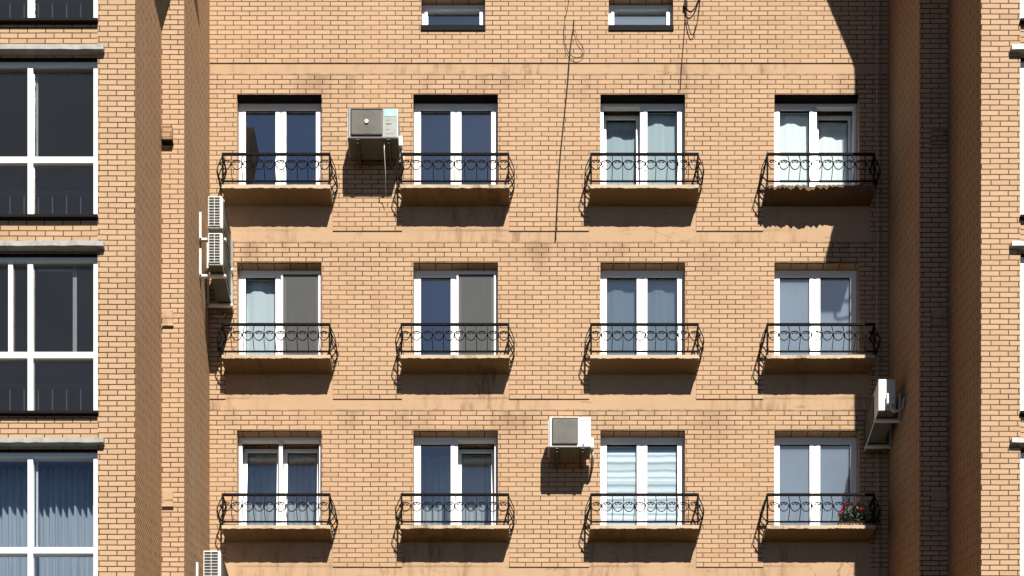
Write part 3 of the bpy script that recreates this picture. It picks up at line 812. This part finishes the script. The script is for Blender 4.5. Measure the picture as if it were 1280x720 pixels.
dr = MB(); dr.tube([(0.18, -0.36, -0.005), (0.18, -0.36, -0.16), (0.185, -0.22, -0.36), (0.18, -0.10, -0.62)], 0.006, 6); dr.build('drain_hose', M['bracket'], a1)
a3 = air_conditioner('white air conditioner with a square dark grille beside the window with striped blinds', onfacade(712.5, 558.3, 0.377), 0, 0.69, 0.50, 0.245, 0.13, 'strip', 'ac_white', leg=0.3)
# on the left side wall (front looks to +x)
air_conditioner('upper of the two stacked white air conditioners on the left side wall', (WL2, 19.2+0.385, PZ(285, 19.2)), R(90), 0.77, 0.52, 0.235, 0.175)
air_conditioner('lower of the two stacked white air conditioners on the left side wall', (WL2, 19.2+0.385, PZ(331, 19.2)), R(90), 0.77, 0.52, 0.235, 0.175)
air_conditioner('white air conditioner cut off by the lower edge, under the bottom left balcony', (WL2, 19.0+0.385, PZ(688, 19.0)-0.54), R(90), 0.77, 0.54, 0.28, 0.15, leg=0.45)
# on the shaded right side wall (front looks to -x)
air_conditioner('half lit white air conditioner on the shaded right side wall', (WR2, 19.2+0.385, PZ(513, 19.2)), R(-90), 0.77, 0.51, 0.28, 0.13)
# one more, unseen, added higher up on the right wing for its shadow alone
air_conditioner('large unseen air conditioner added high on the right wing to shadow the facade', (WR1, 17.82, 25.2), R(-90), 0.98, 0.60, 0.36, 0.20)

# ------------------------------------------------------------------ cables
def smooth(pts, n=8):
    out = []
    P = [Vector(p) for p in pts]
    for i in range(len(P)-1):
        p0, p1, p2, p3 = P[max(i-1,0)], P[i], P[i+1], P[min(i+2, len(P)-1)]
        for k in range(n):
            t = k/n
            out.append(0.5*((2*p1)+(p2-p0)*t+(2*p0-5*p1+4*p2-p3)*t*t+(3*p1-p0-3*p2+p3)*t**3))
    out.append(P[-1]); return out
def cable(pxs, off, r, mb, Y=Y3):
    mb.tube(smooth([(PX(a, Y-off), Y-off, PZ(b, Y-off)) for a, b in pxs]), r, 6)
mb = MB()
cable([(716.5, 36), (713.5, 55), (711.5, 78), (709.5, 105), (705, 150), (700, 200), (697, 250), (694.5, 300)], 0.02, 0.011, mb)
cable([(716.5, 36), (719.5, 40), (722, 50), (728, 58), (730, 66), (726, 71), (719, 72), (712, 68)], 0.03, 0.0045, mb)
cable([(712, -40), (711, 0), (706, 25), (705, 45), (707, 58), (712, 68)], 0.025, 0.0045, mb)
cable([(717.5, 25), (717, 33), (716.5, 36)], 0.02, 0.010, mb)
o = mb.build('hanging_cable', M['cable']); tag(o, 'thin black cable with a loose loop hanging left of the upper right attic window', 'cable', 'loose cables on the facade')
mb = MB()
cable([(857, -60), (857, 0), (857, 13), (855.5, 40), (853.5, 65), (852, 85), (850.5, 112)], 0.02, 0.006, mb)
cable([(857.5, -20), (857, 10), (859, 26), (863, 41), (866, 43), (869, 36), (873, 20), (877, -20)], 0.035, 0.0075, mb)
cable([(857, 9), (861, 14), (865, 14), (870, 7), (876, -10)], 0.045, 0.010, mb)
mb.box(PX(854.8, Y3-.03), PX(859.2, Y3-.03), Y3-0.05, Y3-0.005, PZ(12), PZ(5))
o = mb.build('hanging_cable', M['cable']); tag(o, 'tangled black cable hanging in a loop right of the upper right attic window', 'cable', 'loose cables on the facade')
for px, r, mat, lab in ((1096.5, 0.009, 'cable_pale', 'thin pale cable running straight down the shaded corner of the facade'), (1101.5, 0.007, 'cable_brown', 'dark conduit running down the shaded corner, next to the thin pale cable')):
    mb = MB(); pts = [(PX(px, Y3-.03)+0.006*math.sin(z*1.7), Y3-0.03, z) for z in [12+0.6*i for i in range(34)]]
    mb.tube(pts, r, 6); o = mb.build('wall_cable', M[mat]); tag(o, lab, 'cable')

# ------------------------------------------------------------------ geraniums
pl = tag(empty('flower_planter', (PX(1071, 19.86), 19.86, SLABTOP[2])), 'brown planter with red geraniums on the lower right balcony', 'planter')
mb = MB(); mb.bbox(-0.33, 0.33, -0.065, 0.065, 0.002, 0.12, 0.01); mb.build('trough', M['terracotta'], pl)
rr = random.Random(5); mb = MB()
def leaf(mb, c, s):
    n = Vector((rr.uniform(-1,1), rr.uniform(-1,0.4), rr.uniform(-.2,1))).normalized(); u = n.orthogonal().normalized(); w = n.cross(u)
    pts = [c + (u*math.cos(2*math.pi*k/7) + w*math.sin(2*math.pi*k/7))*s*(1 if k % 2 else 0.8) for k in range(7)]
    mb.poly(pts)
stems = MB()
for i in range(26):
    bx = rr.uniform(-0.30, 0.30); hgt = rr.uniform(0.10, 0.34)*(1-0.5*max(0, -bx))
    tipx = bx + rr.uniform(-.07, .07); tip = Vector((tipx, rr.uniform(-.10, .08), 0.10+hgt))
    stems.tube([(bx, 0, 0.10), ((bx+tipx)/2, tip.y*0.3, 0.10+hgt*0.5), tuple(tip)], 0.005, 5)
    for k in range(12):
        f = rr.uniform(0.25, 1); leaf(mb, Vector((bx+(tipx-bx)*f, tip.y*f, 0.10+hgt*f)) + Vector((rr.gauss(0,.035), rr.gauss(0,.03), rr.gauss(0,.03))), rr.uniform(0.02, 0.042))
mb.build('leaves', M['leaf'], pl); stems.build('stems', M['leaf'], pl)
for (bx, bz) in ((-0.24, 0.34), (-0.20, 0.42), (-0.06, 0.41), (-0.27, 0.27), (0.05, 0.30)):
    fm = MB()
    for k in range(34):
        v = Vector((rr.gauss(0,1), rr.gauss(0,1), rr.gauss(0,1))).normalized()*0.032
        leaf(fm, Vector((bx, -0.06, bz)) + v, 0.014)
    fm.build('flower_head', M['petal'], pl)

# ------------------------------------------------------------------ light
el = math.asin(SUN.z)
az = math.atan2(SUN.x, SUN.y)
w = bpy.data.worlds.new('World'); S.world = w; w.use_nodes = True
nt = w.node_tree; nt.nodes.clear()
sky = nt.nodes.new('ShaderNodeTexSky'); sky.sky_type = 'NISHITA'; sky.sun_disc = False
sky.sun_elevation = el; sky.sun_rotation = az; sky.altitude = 100; sky.air_density = 0.24; sky.dust_density = 0.15; sky.ozone_density = 2.0
bg = nt.nodes.new('ShaderNodeBackground'); bg.inputs[1].default_value = 0.05
wo = nt.nodes.new('ShaderNodeOutputWorld')
nt.links.new(sky.outputs[0], bg.inputs[0]); nt.links.new(bg.outputs[0], wo.inputs[0])
ld = bpy.data.lights.new('sun', 'SUN'); ld.energy = 5.0; ld.angle = R(0.53); ld.color = (1.0, 0.955, 0.88)
lo = bpy.data.objects.new('sun', ld); COL.objects.link(lo); lo.location = SUN*60
lo.rotation_euler = SUN.to_track_quat('Z', 'Y').to_euler()

# ------------------------------------------------------------------ camera
cd = bpy.data.cameras.new('camera'); co = bpy.data.objects.new('camera', cd); COL.objects.link(co)
co.location = (0, 0, EYE); co.rotation_euler = (R(90), 0, 0)
cd.sensor_fit = 'HORIZONTAL'; cd.sensor_width = 36; cd.lens = 36*F/1280
cd.shift_x = 0; cd.shift_y = (HOR-360)/1280; cd.clip_start = 0.1; cd.clip_end = 2000
S.camera = co
S.render.engine = 'CYCLES'; S.render.resolution_x = 1024; S.render.resolution_y = 576
S.cycles.max_bounces = 8; S.cycles.transparent_max_bounces = 12
S.cycles.use_denoising = True
S.view_settings.view_transform = 'Standard'; S.view_settings.look = 'None'; S.view_settings.gamma = 1
S.view_settings.exposure = 1.08
